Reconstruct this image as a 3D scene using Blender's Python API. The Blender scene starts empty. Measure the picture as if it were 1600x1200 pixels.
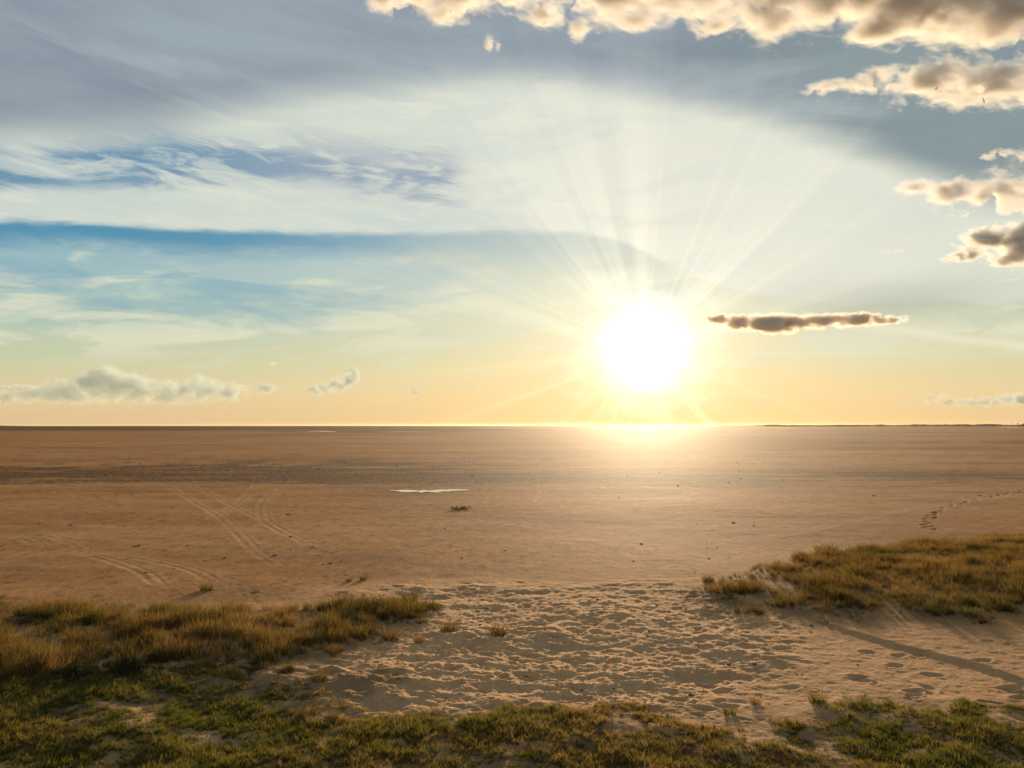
import bpy, math, random
import numpy as np

# ------------------------------------------------------------------ basics
random.seed(7)
rng = np.random.default_rng(7)
scene = bpy.context.scene
C = scene.collection
R = math.radians

CAM_H = 3.1                 # eye height over the flat, metres
FPX = 1256.0                # focal length in pixels of the 1600 px photograph
HOR = 665.0                 # row of the horizon
PITCH = math.atan((HOR - 600.0) / FPX)


def ray(X, Y):
    """direction (world) through pixel X, Y of the 1600x1200 photograph"""
    cx, cy = (X - 800.0) / FPX, (600.0 - Y) / FPX
    c, s = math.cos(PITCH), math.sin(PITCH)
    v = np.array([cx, c - cy * s, s + cy * c])
    return v / np.linalg.norm(v)


def azel(X, Y):
    v = ray(X, Y)
    return math.degrees(math.atan2(v[0], v[1])), math.degrees(math.asin(v[2]))


def gpt(X, Y, z=0.0):
    """point at height z seen at pixel X, Y"""
    v = ray(X, Y)
    t = (z - CAM_H) / v[2]
    return float(v[0] * t), float(v[1] * t)


def lin(r, g, b):
    def f(c):
        c /= 255.0
        return c / 12.92 if c <= 0.04045 else ((c + 0.055) / 1.055) ** 2.4
    return (f(r), f(g), f(b))


# ------------------------------------------------------------------ camera
cam = bpy.data.objects.new('camera', bpy.data.cameras.new('camera'))
C.objects.link(cam)
cam.location = (0, 0, CAM_H)
cam.rotation_euler = (R(90) + PITCH, 0, 0)
cam.data.sensor_width = 36.0
cam.data.lens = 36.0 * FPX / 1600.0
cam.data.clip_start = 0.1
cam.data.clip_end = 200000.0
scene.camera = cam

# ------------------------------------------------------------------ render settings
scene.render.engine = 'CYCLES'
cy = scene.cycles
cy.max_bounces = 8
cy.diffuse_bounces = 3
cy.glossy_bounces = 3
cy.transmission_bounces = 4
cy.volume_bounces = 4
cy.transparent_max_bounces = 12
cy.use_denoising = True
cy.sample_clamp_indirect = 6.0
cy.volume_max_steps = 256
scene.view_settings.view_transform = 'Standard'
scene.view_settings.look = 'None'
EXPO = 1.2
scene.view_settings.exposure = EXPO
scene.view_settings.gamma = 1.0
scene.view_settings.use_curve_mapping = False

SUN_AZ, SUN_EL = azel(1010, 550)      # where the glare stands in the sky
LAMP_EL = SUN_EL + 1.7
sd = np.array([math.sin(R(SUN_AZ)) * math.cos(R(SUN_EL)),
               math.cos(R(SUN_AZ)) * math.cos(R(SUN_EL)), math.sin(R(SUN_EL))])


# ------------------------------------------------------------------ small shader language
class V:
    """a socket with arithmetic"""
    def __init__(self, g, s): self.g, self.s = g, s
    def __add__(self, o): return self.g.m('ADD', self, o)
    def __radd__(self, o): return self.g.m('ADD', o, self)
    def __sub__(self, o): return self.g.m('SUBTRACT', self, o)
    def __rsub__(self, o): return self.g.m('SUBTRACT', o, self)
    def __mul__(self, o): return self.g.m('MULTIPLY', self, o)
    def __rmul__(self, o): return self.g.m('MULTIPLY', o, self)
    def __truediv__(self, o): return self.g.m('DIVIDE', self, o)
    def __rtruediv__(self, o): return self.g.m('DIVIDE', o, self)


class G:
    def __init__(self, tree):
        self.t = tree; self.N = tree.nodes; self.L = tree.links
    def put(self, sock, v):
        if isinstance(v, V): self.L.new(v.s, sock)
        elif isinstance(v, (tuple, list)):
            n = len(sock.default_value)
            v = list(v)[:n] + [1.0] * (n - len(v))
            sock.default_value = v
        else: sock.default_value = v
    def m(self, op, a, b=None, c=None):
        n = self.N.new('ShaderNodeMath'); n.operation = op
        for i, x in enumerate((a, b, c)):
            if x is not None: self.put(n.inputs[i], x)
        return V(self, n.outputs[0])
    def exp(self, a): return self.m('EXPONENT', a)
    def mx(self, a, b): return self.m('MAXIMUM', a, b)
    def mn(self, a, b): return self.m('MINIMUM', a, b)
    def pw(self, a, b): return self.m('POWER', a, b)
    def ss(self, lo, hi, x, a=0.0, b=1.0):
        n = self.N.new('ShaderNodeMapRange'); n.interpolation_type = 'SMOOTHSTEP'
        self.put(n.inputs[0], x); self.put(n.inputs[1], lo); self.put(n.inputs[2], hi)
        self.put(n.inputs[3], a); self.put(n.inputs[4], b)
        return V(self, n.outputs[0])
    def mix(self, f, a, b, mode='MIX'):
        n = self.N.new('ShaderNodeMix'); n.data_type = 'RGBA'; n.blend_type = mode
        n.clamp_factor = True
        self.put(n.inputs[0], f); self.put(n.inputs[6], a); self.put(n.inputs[7], b)
        return V(self, n.outputs[2])
    def xyz(self, x, y, z):
        n = self.N.new('ShaderNodeCombineXYZ')
        for i, q in enumerate((x, y, z)): self.put(n.inputs[i], q)
        return V(self, n.outputs[0])
    def sep(self, v):
        n = self.N.new('ShaderNodeSeparateXYZ'); self.put(n.inputs[0], v)
        return [V(self, n.outputs[i]) for i in range(3)]
    def vm(self, op, a, b=None):
        n = self.N.new('ShaderNodeVectorMath'); n.operation = op
        self.put(n.inputs[0], a)
        if b is not None:
            self.put(n.inputs['Scale' if op == 'SCALE' else 1], b)
        return V(self, n.outputs['Value' if op in ('DOT_PRODUCT', 'LENGTH') else 0])
    def noise(self, vec, scale=1.0, detail=4.0, rough=0.55, dist=0.0):
        n = self.N.new('ShaderNodeTexNoise'); n.noise_dimensions = '3D'
        self.put(n.inputs['Vector'], vec)
        n.inputs['Scale'].default_value = scale; n.inputs['Detail'].default_value = detail
        n.inputs['Roughness'].default_value = rough; n.inputs['Distortion'].default_value = dist
        return V(self, n.outputs[0])
    def ramp(self, f, stops, interp='LINEAR'):
        n = self.N.new('ShaderNodeValToRGB'); n.color_ramp.interpolation = interp
        e = n.color_ramp.elements
        while len(e) < len(stops): e.new(0.5)
        for el, (p, c) in zip(e, stops):
            el.position = p; el.color = tuple(c) + (1.0,)
        self.put(n.inputs[0], f)
        return V(self, n.outputs[0])
    def curve(self, x, pts, x0, x1, y0, y1):
        """piecewise smooth curve through pts; flat outside them"""
        n = self.N.new('ShaderNodeFloatCurve')
        mp = n.mapping; mp.extend = 'HORIZONTAL'; c = mp.curves[0]
        q = [((a - x0) / (x1 - x0), (b - y0) / (y1 - y0)) for a, b in sorted(pts)]
        while len(c.points) < len(q): c.points.new(0.5, 0.5)
        for p, (a, b) in zip(c.points, q): p.location = (a, b)
        mp.update()
        self.put(n.inputs[1], (x - x0) / (x1 - x0))
        return V(self, n.outputs[0]) * (y1 - y0) + y0
    def attr(self, name, typ='GEOMETRY'):
        n = self.N.new('ShaderNodeAttribute'); n.attribute_name = name; n.attribute_type = typ
        return V(self, n.outputs['Fac'])


# ------------------------------------------------------------------ world: the sky with its high cloud
SKY_STRENGTH = 0.1
KSKY = SKY_STRENGTH * 2 ** EXPO      # what a colour of 1.0 in the sky comes out as


def build_world():
    w = bpy.data.worlds.new('World'); scene.world = w; w.use_nodes = True
    w.node_tree.nodes.clear()
    g = G(w.node_tree)
    out = g.N.new('ShaderNodeOutputWorld')
    bg = g.N.new('ShaderNodeBackground'); bg.inputs[1].default_value = SKY_STRENGTH
    g.L.new(bg.outputs[0], out.inputs[0])
    tc = g.N.new('ShaderNodeTexCoord')
    d = g.vm('NORMALIZE', V(g, tc.outputs['Generated']))
    dx, dy, dz = g.sep(d)
    az = g.m('ARCTAN2', dx, dy) * 57.29578
    el = g.m('ARCSINE', dz) * 57.29578
    gam = g.m('ARCCOSINE', g.mn(g.vm('DOT_PRODUCT', d, tuple(sd)), 0.999999)) * 57.29578
    # coordinates on a high flat cloud sheet: streaks shorten and flatten towards the horizon
    k = 1.0 / (g.mx(dz, 0.0) + 0.10)
    px, py = dx * k, dy * k

    def sheet(sx, sy, seed, **kw):
        return g.noise(g.xyz(px * sx, py * sy, seed), **kw)

    def deg(sx, sy, seed, tilt=0.0, **kw):
        return g.noise(g.xyz(az * sx + el * tilt, el * sy, seed), **kw)

    def line(pts):
        return g.curve(az, [azel(*p) for p in pts], -40, 40, 0, 40)

    def c(*rgb):      # a colour as it should appear, in units of the background strength
        return tuple(x / KSKY for x in lin(*rgb))

    nish = g.N.new('ShaderNodeTexSky'); nish.sky_type = 'NISHITA'
    nish.sun_disc = False
    nish.sun_elevation = R(LAMP_EL); nish.sun_rotation = R(SUN_AZ)
    nish.air_density = 1.0; nish.dust_density = 1.5; nish.ozone_density = 1.5
    sky = V(g, nish.outputs[0])

    # ---- painted gradient, nearly opaque over the computed sky: cool away from the sun, warm round it
    e01 = el / 40.0
    cool = g.ramp(e01, [(0.0, lin(222, 190, 146)), (0.05, lin(222, 203, 158)), (0.10, lin(200, 203, 166)),
                        (0.16, lin(176, 198, 180)), (0.24, lin(146, 183, 190)), (0.33, lin(118, 166, 188)),
                        (0.55, lin(122, 156, 178)), (1.0, lin(110, 140, 168))])
    warm = g.ramp(e01, [(0.0, lin(243, 200, 128)), (0.05, lin(244, 208, 146)), (0.12, lin(245, 222, 170)),
                        (0.22, lin(240, 232, 196)), (0.40, lin(228, 232, 220)), (0.7, lin(190, 205, 210)),
                        (1.0, lin(140, 160, 180))])
    near = g.exp(g.m('ABSOLUTE', az - SUN_AZ) * (-1.0 / 20.0))
    near = near * g.ss(60.0, 20.0, gam) * 1.0
    veil = g.mix(near, cool, warm)
    veil = g.vm('SCALE', veil, 1.0 / KSKY)
    col = g.mix(0.985, sky, veil)

    def over(col, f, rgb):
        return g.mix(f, col, c(*rgb))

    nA = deg(0.055, 0.30, 3.1, tilt=0.10, scale=1.0, detail=6, rough=0.58, dist=0.5)
    nB = deg(0.14, 0.55, 9.4, tilt=-0.18, scale=1.0, detail=7, rough=0.62, dist=0.45)
    nC = deg(0.035, 0.12, 5.5, scale=1.0, detail=4, rough=0.5, dist=0.3)
    nF = deg(0.30, 1.3, 1.7, tilt=0.35, scale=1.0, detail=6, rough=0.62, dist=0.6)

    # ---- low cirrus wisps between the horizon clouds and the deep blue gap
    wis = g.ss(0.44, 0.60, nB) * 0.80 + g.ss(0.50, 0.70, nF) * 0.22
    wis = wis * g.ss(3.2, 5.5, el) * g.ss(14.0, 11.5, el)
    col = over(col, wis * 0.85, (228, 226, 198))
    blu = g.ss(0.53, 0.40, nA) * g.ss(5.5, 8.0, el) * g.ss(12.5, 11.0, el) * g.ss(2.0, -18.0, az)
    col = over(col, blu * 0.55, (122, 168, 186))
    # ---- the white sheet above the gap
    edge = line([(-400, 392), (0, 351), (200, 353), (400, 362), (600, 367), (800, 364), (950, 370), (1060, 420), (1250, 475), (1500, 470), (1900, 470)])
    up = g.ss(-0.25, 0.45, el - edge + (nB - 0.5) * 1.1 + (nF - 0.5) * 0.8)
    bright = g.mix(g.exp(gam * (-1.0 / 16.0)), c(212, 218, 205), c(250, 243, 222))
    col = g.mix(up * 0.90, col, bright)
    col = over(col, up * g.ss(0.48, 0.66, nA * 0.6 + nC * 0.4) * g.ss(8.0, -10.0, az) * 0.45, (176, 196, 202))
    col = over(col, up * g.ss(0.54, 0.40, nB) * g.ss(22.0, 4.0, az) * 0.30, (196, 208, 206))
    # ---- deep blue gap just below its edge
    gapd = edge - el - (nB - 0.5) * 1.1 + (nF - 0.5) * 0.5
    gap = g.ss(-0.25, 0.30, gapd) * g.ss(2.0, 0.4, gapd + (nA - 0.5) * 1.5)
    col = over(col, gap * g.ss(9.0, -24.0, az) * 0.95, (82, 144, 175))
    gap2 = g.ss(-0.3, 0.3, gapd) * g.ss(4.5, 0.5, gapd) * g.ss(-14.0, 0.0, az) * g.ss(15.0, 9.0, az)
    col = over(col, gap2 * 0.50, (176, 190, 186))
    # ---- torn blue pockets in the white sheet, left
    p_lo = line([(-400, 340), (0, 298), (180, 296), (330, 282), (480, 285), (620, 318), (740, 325), (790, 300), (1900, 250)])
    p_hi = line([(-400, 250), (0, 232), (170, 214), (420, 208), (560, 222), (700, 242), (770, 262), (1900, 220)])
    pk = g.ss(-1.0, 1.0, el - p_lo + (nB - 0.5) * 4.0) * g.ss(-1.0, 0.8, p_hi - el + (nF - 0.5) * 2.0)
    pk = pk * g.ss(-2.0, -5.0, az) * (0.30 + 0.70 * g.ss(0.62, 0.50, deg(0.11, 0.42, 21.3, tilt=0.2, scale=1.0, detail=6, rough=0.6, dist=0.8)))
    pk = pk * (0.55 + 0.45 * g.ss(0.40, 0.60, nA))* (0.6 + 0.4 * g.ss(0.62, 0.46, nF))
    col = g.mix(pk * 0.88, col, g.mix(g.ss(-10.0, -26.0, az), c(142, 160, 180), c(92, 140, 172)))
    col = over(col, g.ss(0.52, 0.68, nF) * up * 0.30, (236, 234, 216))
    # ---- grey sheet across the top
    g_lo = line([(-400, 260), (0, 215), (250, 195), (420, 158), (600, 132), (850, 122), (1000, 142), (1150, 185), (1300, 238), (1420, 282), (1520, 315), (1900, 330)])
    gs = g.ss(-1.6, 2.0, el - g_lo + (nC - 0.5) * 5.0 + (nA - 0.5) * 2.5)
    gcol = g.mix(g.ss(0.35, 0.66, nC * 0.55 + nA * 0.45), c(116, 130, 147), c(152, 166, 176))
    gcol = g.mix(g.ss(6.0, 26.0, az) * 0.75, gcol, c(122, 142, 146))
    gcol = g.mix(g.ss(0.50, 0.70, deg(0.05, 0.22, 31.0, tilt=0.12, scale=1.0, detail=5, rough=0.6, dist=0.6)) * 0.55, gcol, c(172, 184, 188))
    col = g.mix(gs * 0.93, col, gcol)
    # ---- paler strip where the grey sheet thins out on the right, and its bright lower edge
    st = line([(600, 300), (1000, 235), (1200, 250), (1300, 262), (1420, 290), (1500, 320)])
    strip = g.exp(g.pw((el - st) * 1.6, 2.0) * -1.0) * g.ss(2.0, 10.0, az) * g.ss(30.0, 24.0, az)
    col = over(col, strip * 0.35, (232, 230, 214))
    # ---- soft grey smudge under the white sheet, right of the sun
    sm_az, sm_el = azel(1380, 470)
    sm = g.exp((g.pw((az - sm_az) / 7.0, 2.0) + g.pw((el - sm_el) / 1.4, 2.0)) * -1.0)
    col = over(col, sm * 0.55, (176, 178, 162))
    tr = line([(900, 505), (1150, 500), (1400, 515), (1520, 532), (1650, 545)])
    trail = g.exp(g.pw((el - tr) * 3.4, 2.0) * -1.0) * g.ss(14.0, 22.0, az)
    col = over(col, trail * 0.5, (244, 236, 206))

    # ---- sun glare painted into the sky colour: whitish core, broad warm glow
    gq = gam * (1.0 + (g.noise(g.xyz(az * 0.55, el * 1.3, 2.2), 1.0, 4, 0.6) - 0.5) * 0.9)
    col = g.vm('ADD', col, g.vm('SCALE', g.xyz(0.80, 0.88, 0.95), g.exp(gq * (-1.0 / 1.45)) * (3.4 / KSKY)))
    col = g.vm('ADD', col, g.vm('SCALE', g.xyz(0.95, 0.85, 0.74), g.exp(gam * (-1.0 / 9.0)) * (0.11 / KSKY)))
    # ---- faint rays painted into the sky colour by noise, fanning out from the sun
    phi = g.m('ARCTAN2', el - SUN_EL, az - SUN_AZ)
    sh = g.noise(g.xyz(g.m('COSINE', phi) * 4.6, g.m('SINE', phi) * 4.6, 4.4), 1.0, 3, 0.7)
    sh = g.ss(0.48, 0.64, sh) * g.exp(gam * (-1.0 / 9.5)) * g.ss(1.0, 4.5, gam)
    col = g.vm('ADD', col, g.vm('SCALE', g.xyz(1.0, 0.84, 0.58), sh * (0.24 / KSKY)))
    # ---- below the horizon the world only repeats the horizon colour
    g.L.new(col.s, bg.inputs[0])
    w.cycles.sampling_method = 'MANUAL'; w.cycles.sample_map_resolution = 1024


build_world()

sun = bpy.data.lights.new('sun', 'SUN')
sun.energy = 5.0; sun.angle = R(0.5); sun.color = (1.0, 0.76, 0.48)
so = bpy.data.objects.new('sun', sun); C.objects.link(so)
so.location = tuple(sd * 100.0)
so.rotation_euler = (R(90.0 - LAMP_EL), 0, R(180.0 - SUN_AZ))


# ------------------------------------------------------------------ numpy noise
def _h(ix, iy, iz, seed):
    n = (ix.astype(np.int64) * 374761393 + iy.astype(np.int64) * 668265263 + iz.astype(np.int64) * 2147483647 + seed * 974711) & 0xFFFFFFFF
    n = ((n ^ (n >> 13)) * 1274126177) & 0xFFFFFFFF
    n = ((n ^ (n >> 15)) * 2246822519) & 0xFFFFFFFF
    return ((n ^ (n >> 16)) & 0xFFFF) / 65535.0


def noise2(x, y, seed=0):
    """value noise -1..1"""
    x = np.asarray(x, float); y = np.asarray(y, float)
    ix, iy = np.floor(x), np.floor(y)
    fx, fy = x - ix, y - iy
    u, v = fx ** 3 * (fx * (fx * 6 - 15) + 10), fy ** 3 * (fy * (fy * 6 - 15) + 10)
    z = np.zeros_like(ix)
    a, b = _h(ix, iy, z, seed), _h(ix + 1, iy, z, seed)
    c, d = _h(ix, iy + 1, z, seed), _h(ix + 1, iy + 1, z, seed)
    return ((a * (1 - u) + b * u) * (1 - v) + (c * (1 - u) + d * u) * v) * 2 - 1


def fbm(x, y, octaves=4, seed=0, gain=0.5):
    s = np.zeros(np.broadcast(x, y).shape); a, f = 1.0, 1.0
    for o in range(octaves):
        s += a * noise2(x * f + 17.3 * o, y * f - 9.1 * o, seed + o)
        a *= gain; f *= 2.03
    return s


def noise3(p, seed=0):
    i = np.floor(p); f = p - i
    w = f ** 3 * (f * (f * 6 - 15) + 10)
    r = np.zeros(len(p))
    for dx in (0, 1):
        for dy in (0, 1):
            for dz in (0, 1):
                k = (w[:, 0] if dx else 1 - w[:, 0]) * (w[:, 1] if dy else 1 - w[:, 1]) * (w[:, 2] if dz else 1 - w[:, 2])
                r += k * _h(i[:, 0] + dx, i[:, 1] + dy, i[:, 2] + dz, seed)
    return r * 2 - 1


def sstep(a, b, x):
    t = np.clip((x - a) / (b - a), 0, 1)
    return t * t * (3 - 2 * t)


def sdf(poly, x, y):
    """signed distance to a polygon, negative inside"""
    P = np.array(poly); Q = np.roll(P, -1, axis=0)
    d2 = np.full(x.shape, 1e18); inside = np.zeros(x.shape, bool)
    for (ax, ay), (bx, by) in zip(P, Q):
        ex, ey = bx - ax, by - ay
        t = np.clip(((x - ax) * ex + (y - ay) * ey) / (ex * ex + ey * ey + 1e-12), 0, 1)
        d2 = np.minimum(d2, (x - ax - t * ex) ** 2 + (y - ay - t * ey) ** 2)
        c = ((ay > y) != (by > y)) & (x < (bx - ax) * (y - ay) / (by - ay + 1e-12) + ax)
        inside ^= c
    d = np.sqrt(d2)
    return np.where(inside, -d, d)


def polydist(pts, x, y):
    """distance to an open polyline and the parameter along it"""
    d2 = np.full(x.shape, 1e18)
    for (ax, ay), (bx, by) in zip(pts[:-1], pts[1:]):
        ex, ey = bx - ax, by - ay
        t = np.clip(((x - ax) * ex + (y - ay) * ey) / (ex * ex + ey * ey + 1e-12), 0, 1)
        d2 = np.minimum(d2, (x - ax - t * ex) ** 2 + (y - ay - t * ey) ** 2)
    return np.sqrt(d2)


def smooth_line(pts, n=6):
    """Catmull-Rom through 2-D points"""
    P = [np.array(p, float) for p in pts]
    P = [2 * P[0] - P[1]] + P + [2 * P[-1] - P[-2]]
    o = []
    for i in range(1, len(P) - 2):
        for k in range(n):
            t = k / n
            o.append(0.5 * ((2 * P[i]) + (P[i + 1] - P[i - 1]) * t + (2 * P[i - 1] - 5 * P[i] + 4 * P[i + 1] - P[i + 2]) * t * t
                            + (3 * P[i] - P[i - 1] - 3 * P[i + 1] + P[i + 2]) * t ** 3))
    o.append(P[-2])
    return [tuple(q) for q in o]


def W(pts, z=0.0):
    return [gpt(X, Y, z) for X, Y in pts]


# ------------------------------------------------------------------ lie of the land
LEFT_BANK = W([(-420, 926), (-150, 930), (0, 932), (60, 944), (200, 948), (330, 950), (500, 946), (560, 940), (640, 946), (690, 958), (670, 975),
               (620, 990), (580, 1010), (530, 1036), (460, 1056), (400, 1064), (330, 1050), (260, 1040), (200, 1052), (150, 1070), (60, 1075), (-150, 1100), (-420, 1110)])
RIGHT_BANK = W([(1080, 918), (1140, 896), (1190, 878), (1290, 858), (1420, 842), (1600, 830), (1800, 822), (2300, 812), (2300, 965), (1900, 962), (1640, 950),
                (1575, 958), (1540, 972), (1450, 972), (1380, 966), (1300, 968), (1240, 956), (1190, 944), (1120, 950), (1085, 940)], 0.08)
RIGHT_HILL = W([(1120, 925), (1200, 880), (1420, 850), (1600, 838), (2300, 815), (2300, 1330), (1700, 1085), (1600, 1056), (1540, 1036), (1470, 1020), (1400, 1004), (1330, 984), (1280, 968), (1235, 948)], 0.05)
TURF = W([(-900, 1085), (-200, 1080), (0, 1060), (150, 1046), (260, 1036), (380, 1040), (450, 1052), (490, 1085), (560, 1124), (640, 1126), (720, 1117), (800, 1109), (900, 1100),
          (1000, 1105), (1060, 1120), (1150, 1124), (1220, 1116), (1300, 1102), (1400, 1090), (1600, 1096), (1900, 1085), (2600, 1100), (2600, 2200), (-900, 2200)])
TRAMPLE = W([(560, 925), (640, 908), (900, 912), (1080, 905), (1110, 935), (1210, 962), (1250, 990), (1220, 1020), (1180, 1055), (1110, 1100), (980, 1122), (800, 1120),
             (560, 1128), (480, 1095), (400, 1062), (450, 1045), (600, 975)])


POOLS = [(W(p), hw, 0) for p, hw in (([(608, 766.5), (640, 767.5), (668, 767.8), (700, 766.5), (734, 765.5)], 0.55), ([(455, 674.5), (490, 674), (525, 675)], 14.0), ([(585, 675.5), (640, 675), (700, 675.5)], 10.0))]


def height(x, y):
    x = np.asarray(x, float); y = np.asarray(y, float)
    r = np.hypot(x, y)
    near = sstep(90, 20, r)
    h = 0.030 * near * fbm(x / 8.0, y / 8.0, 2, 11)
    h = h + sstep(14, 22, r) * sstep(160, 60, r) * (0.0045 * fbm(x * 1.5, y * 1.1, 4, 14, 0.65) + 0.010 * np.clip(fbm(x * 0.22, y * 0.6, 3, 15), 0, 1) * np.abs(noise2(x * 0.6, y * 4.0, 16)))
    far = sstep(25, 80, r) * sstep(600, 200, r)
    h = h + 0.05 * far * fbm(x / 40.0, y / 25.0, 3, 12)
    for pts, hw, fl in POOLS:
        d = polydist(pts, x, y)
        h = h * sstep(hw * 1.0, hw * 4.0 + 1.0, d) - 0.012 * sstep(hw * 3 + 1, hw, d)
    m = r < 45
    if m.any():
        X, Y = x[m], y[m]
        dl = sdf(LEFT_BANK, X, Y); dr = sdf(RIGHT_HILL, X, Y); db = sdf(RIGHT_BANK, X, Y); dt = sdf(TURF, X, Y)
        q = 0.08 * sstep(0.7, -1.3, dl)
        wob = 0.10 * fbm(X * 1.3, Y * 1.3, 3, 21)
        q += 0.038 * sstep(0.03, -0.05, dr + wob * 0.25) * sstep(0.0, 1.2, X - 4.2) + 0.03 * sstep(0.4, -4.0, dr) + 0.045 * sstep(0.5, -1.5, db)
        q += 0.03 * sstep(0.4, -0.5, dt) * (1 + fbm(X * 1.1, Y * 1.1, 3, 31))
        q += 0.020 * sstep(0.2, -0.6, np.minimum(dl, dt)) * fbm(X * 3.1, Y * 3.1, 2, 37)
        tr = sstep(0.6, -0.8, sdf(TRAMPLE, X, Y))
        ridge = 1 - np.abs(noise2(X * 1.7 + 0.6 * noise2(X, Y, 5), Y * 2.3, 41)) * 1.6
        rd2 = 1 - np.abs(noise2(X * 1.1 + 0.8 * noise2(X * 0.8, Y * 0.8, 6), Y * 2.6, 42)) * 1.8
        q += tr * (0.026 * rd2 * np.clip(0.5 + 0.9 * noise2(X * 0.45, Y * 0.6, 46), 0, 1) + 0.012 * ridge * (0.4 + 0.6 * noise2(X * 0.5, Y * 0.5, 44)) + 0.015 * fbm(X * 2.2, Y * 3.0, 5, 43, 0.62))
        q += (0.004 + 0.006 * tr) * sstep(26, 12, np.hypot(X, Y)) * fbm(X * 8, Y * 9, 4, 47, 0.7)
        # a heap of thrown-up sand left of the middle, and a bare cut below the left bank
        for cx, cyy, rad, hh in HEAPS:
            q += 0.45 * hh * np.exp(-(((X - cx) ** 2 + (Y - cyy) ** 2) / rad ** 2)) * (1 + 0.5 * fbm(X * 4, Y * 4, 2, 53))
        h[m] += q
    return h


HEAPS = [gpt(1085 / 1.0 - 545, 1075) + (0.55, 0.13), gpt(640, 1060) + (0.7, 0.09), gpt(940, 960) + (0.9, 0.10), gpt(1130, 1000) + (0.6, 0.10),
         gpt(720, 995) + (0.5, 0.12), gpt(480, 1060) + (0.5, 0.10), gpt(850, 990) + (0.6, 0.10), gpt(1200, 1030) + (0.45, 0.08)]

# tyre tracks and the line of footprints, traced on the flat
TRACKS = [W(smooth_line(p)) for p in (
    [(225, 740), (290, 775), (340, 805), (370, 832), (400, 862), (430, 880)],
    [(245, 740), (330, 772), (400, 808), (450, 838)],
    [(405, 738), (400, 760), (375, 785), (330, 812)],
    [(430, 765), (412, 785), (410, 805), (420, 820), (450, 835), (480, 850)],
    [(0, 838), (40, 842), (60, 855), (40, 868), (0, 878)],
    [(80, 838), (105, 846), (128, 856), (120, 866), (60, 868)],
    [(110, 862), (160, 872), (220, 892), (245, 910)],
    [(130, 858), (220, 872), (300, 890), (350, 915)],
    [(60, 812), (150, 822), (300, 826), (480, 832), (600, 826)],
    [(0, 822), (120, 838), (260, 848), (400, 850)],
    [(740, 752), (770, 745), (840, 742), (920, 748), (980, 752), (985, 758), (900, 764), (800, 762), (752, 757)],
    [(860, 772), (900, 766), (1000, 762), (1065, 764), (1075, 772), (1030, 779), (940, 778), (880, 776)],
    [(845, 745), (850, 770), (842, 785)],
    [(700, 748), (725, 755), (760, 753)],
    [(950, 815), (1050, 803), (1150, 795), (1300, 790)],
    [(0, 758), (60, 752), (100, 752), (60, 762)],
    [(110, 750), (135, 748), (165, 752), (150, 758), (115, 758)],
    [(180, 745), (260, 750), (220, 756), (160, 758)],
    [(1000, 850), (1200, 838), (1400, 800), (1600, 770)],
)]
TRAIL = W(smooth_line([(1640, 758), (1590, 768), (1540, 778), (1500, 788), (1470, 798), (1456, 808), (1452, 818), (1456, 828)], 10))


def wet_mask(x, y):
    """dark damp bands lying across the flat"""
    d = np.maximum(y, 1.0)
    a = x / d                                  # sideways slope
    s = CAM_H * FPX / d                        # fall below the horizon: bands are strips of constant distance
    n1 = fbm(x / 9.0, y / 3.0, 4, 61, 0.6); n2 = fbm(x / 30.0, y / 16.0, 3, 63)
    w = np.zeros_like(d)
    band = np.exp(-((s - 75 - 4 * n2) / 10.0) ** 2)
    w += 2.0 * band * np.clip(0.9 + 0.55 * n1, 0, 1.2) * (0.34 + 0.66 * sstep(0.10, -0.12, a)) * (1 - 0.5 * np.exp(-((a - 0.2) / 0.10) ** 2))
    w += 1.4 * np.exp(-((s - 80 - 3 * n2) / 7) ** 2) * np.exp(-((a - 0.40) / 0.20) ** 2) * np.clip(0.8 + 0.6 * n1, 0, 1.2)
    w += 0.8 * np.exp(-((s - 60) / 9) ** 2) * sstep(-0.1, 0.7, n1) * sstep(0.35, -0.2, a)
    nf = fbm(x / 260.0, y / 420.0, 3, 67)
    w += 1.0 * sstep(11.0, 5.0, s + 2.0 * nf) * sstep(0.05, -0.12, a + 0.05 * nf)
    w += 0.35 * sstep(60, 20, s) * sstep(-0.3, 0.7, fbm(x / 60.0, y / 90.0, 3, 71))
    w += 0.7 * np.exp(-((s - 27 + 12 * (a - 0.45) + 1.2 * n2) / 1.8) ** 2) * sstep(0.28, 0.45, a) * np.clip(0.8 + n1, 0, 1)
    w += 0.5 * np.exp(-((s - 36 + 14 * (a - 0.45) + 1.5 * n2) / 1.8) ** 2) * sstep(0.15, 0.35, a) * np.clip(0.6 + n1, 0, 1)
    w += 0.35 * sstep(0.25, 0.9, fbm(x / 2.5, y / 1.5, 4, 73, 0.6)) * sstep(26, 45, d) * sstep(120, 70, d)
    for pts, hw, fl in POOLS:
        w += 0.45 * np.exp(-(polydist(pts, x, y) / (hw * 2.0 + 0.6)) ** 2)
    return np.clip(w, 0, 1)


def set_attr(me, name, arr, typ='FLOAT'):
    a = me.attributes.new(name, typ, 'POINT')
    a.data.foreach_set('vector' if typ == 'FLOAT_VECTOR' else 'value', np.asarray(arr, np.float32 if typ != 'INT' else np.int32).ravel())


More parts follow.
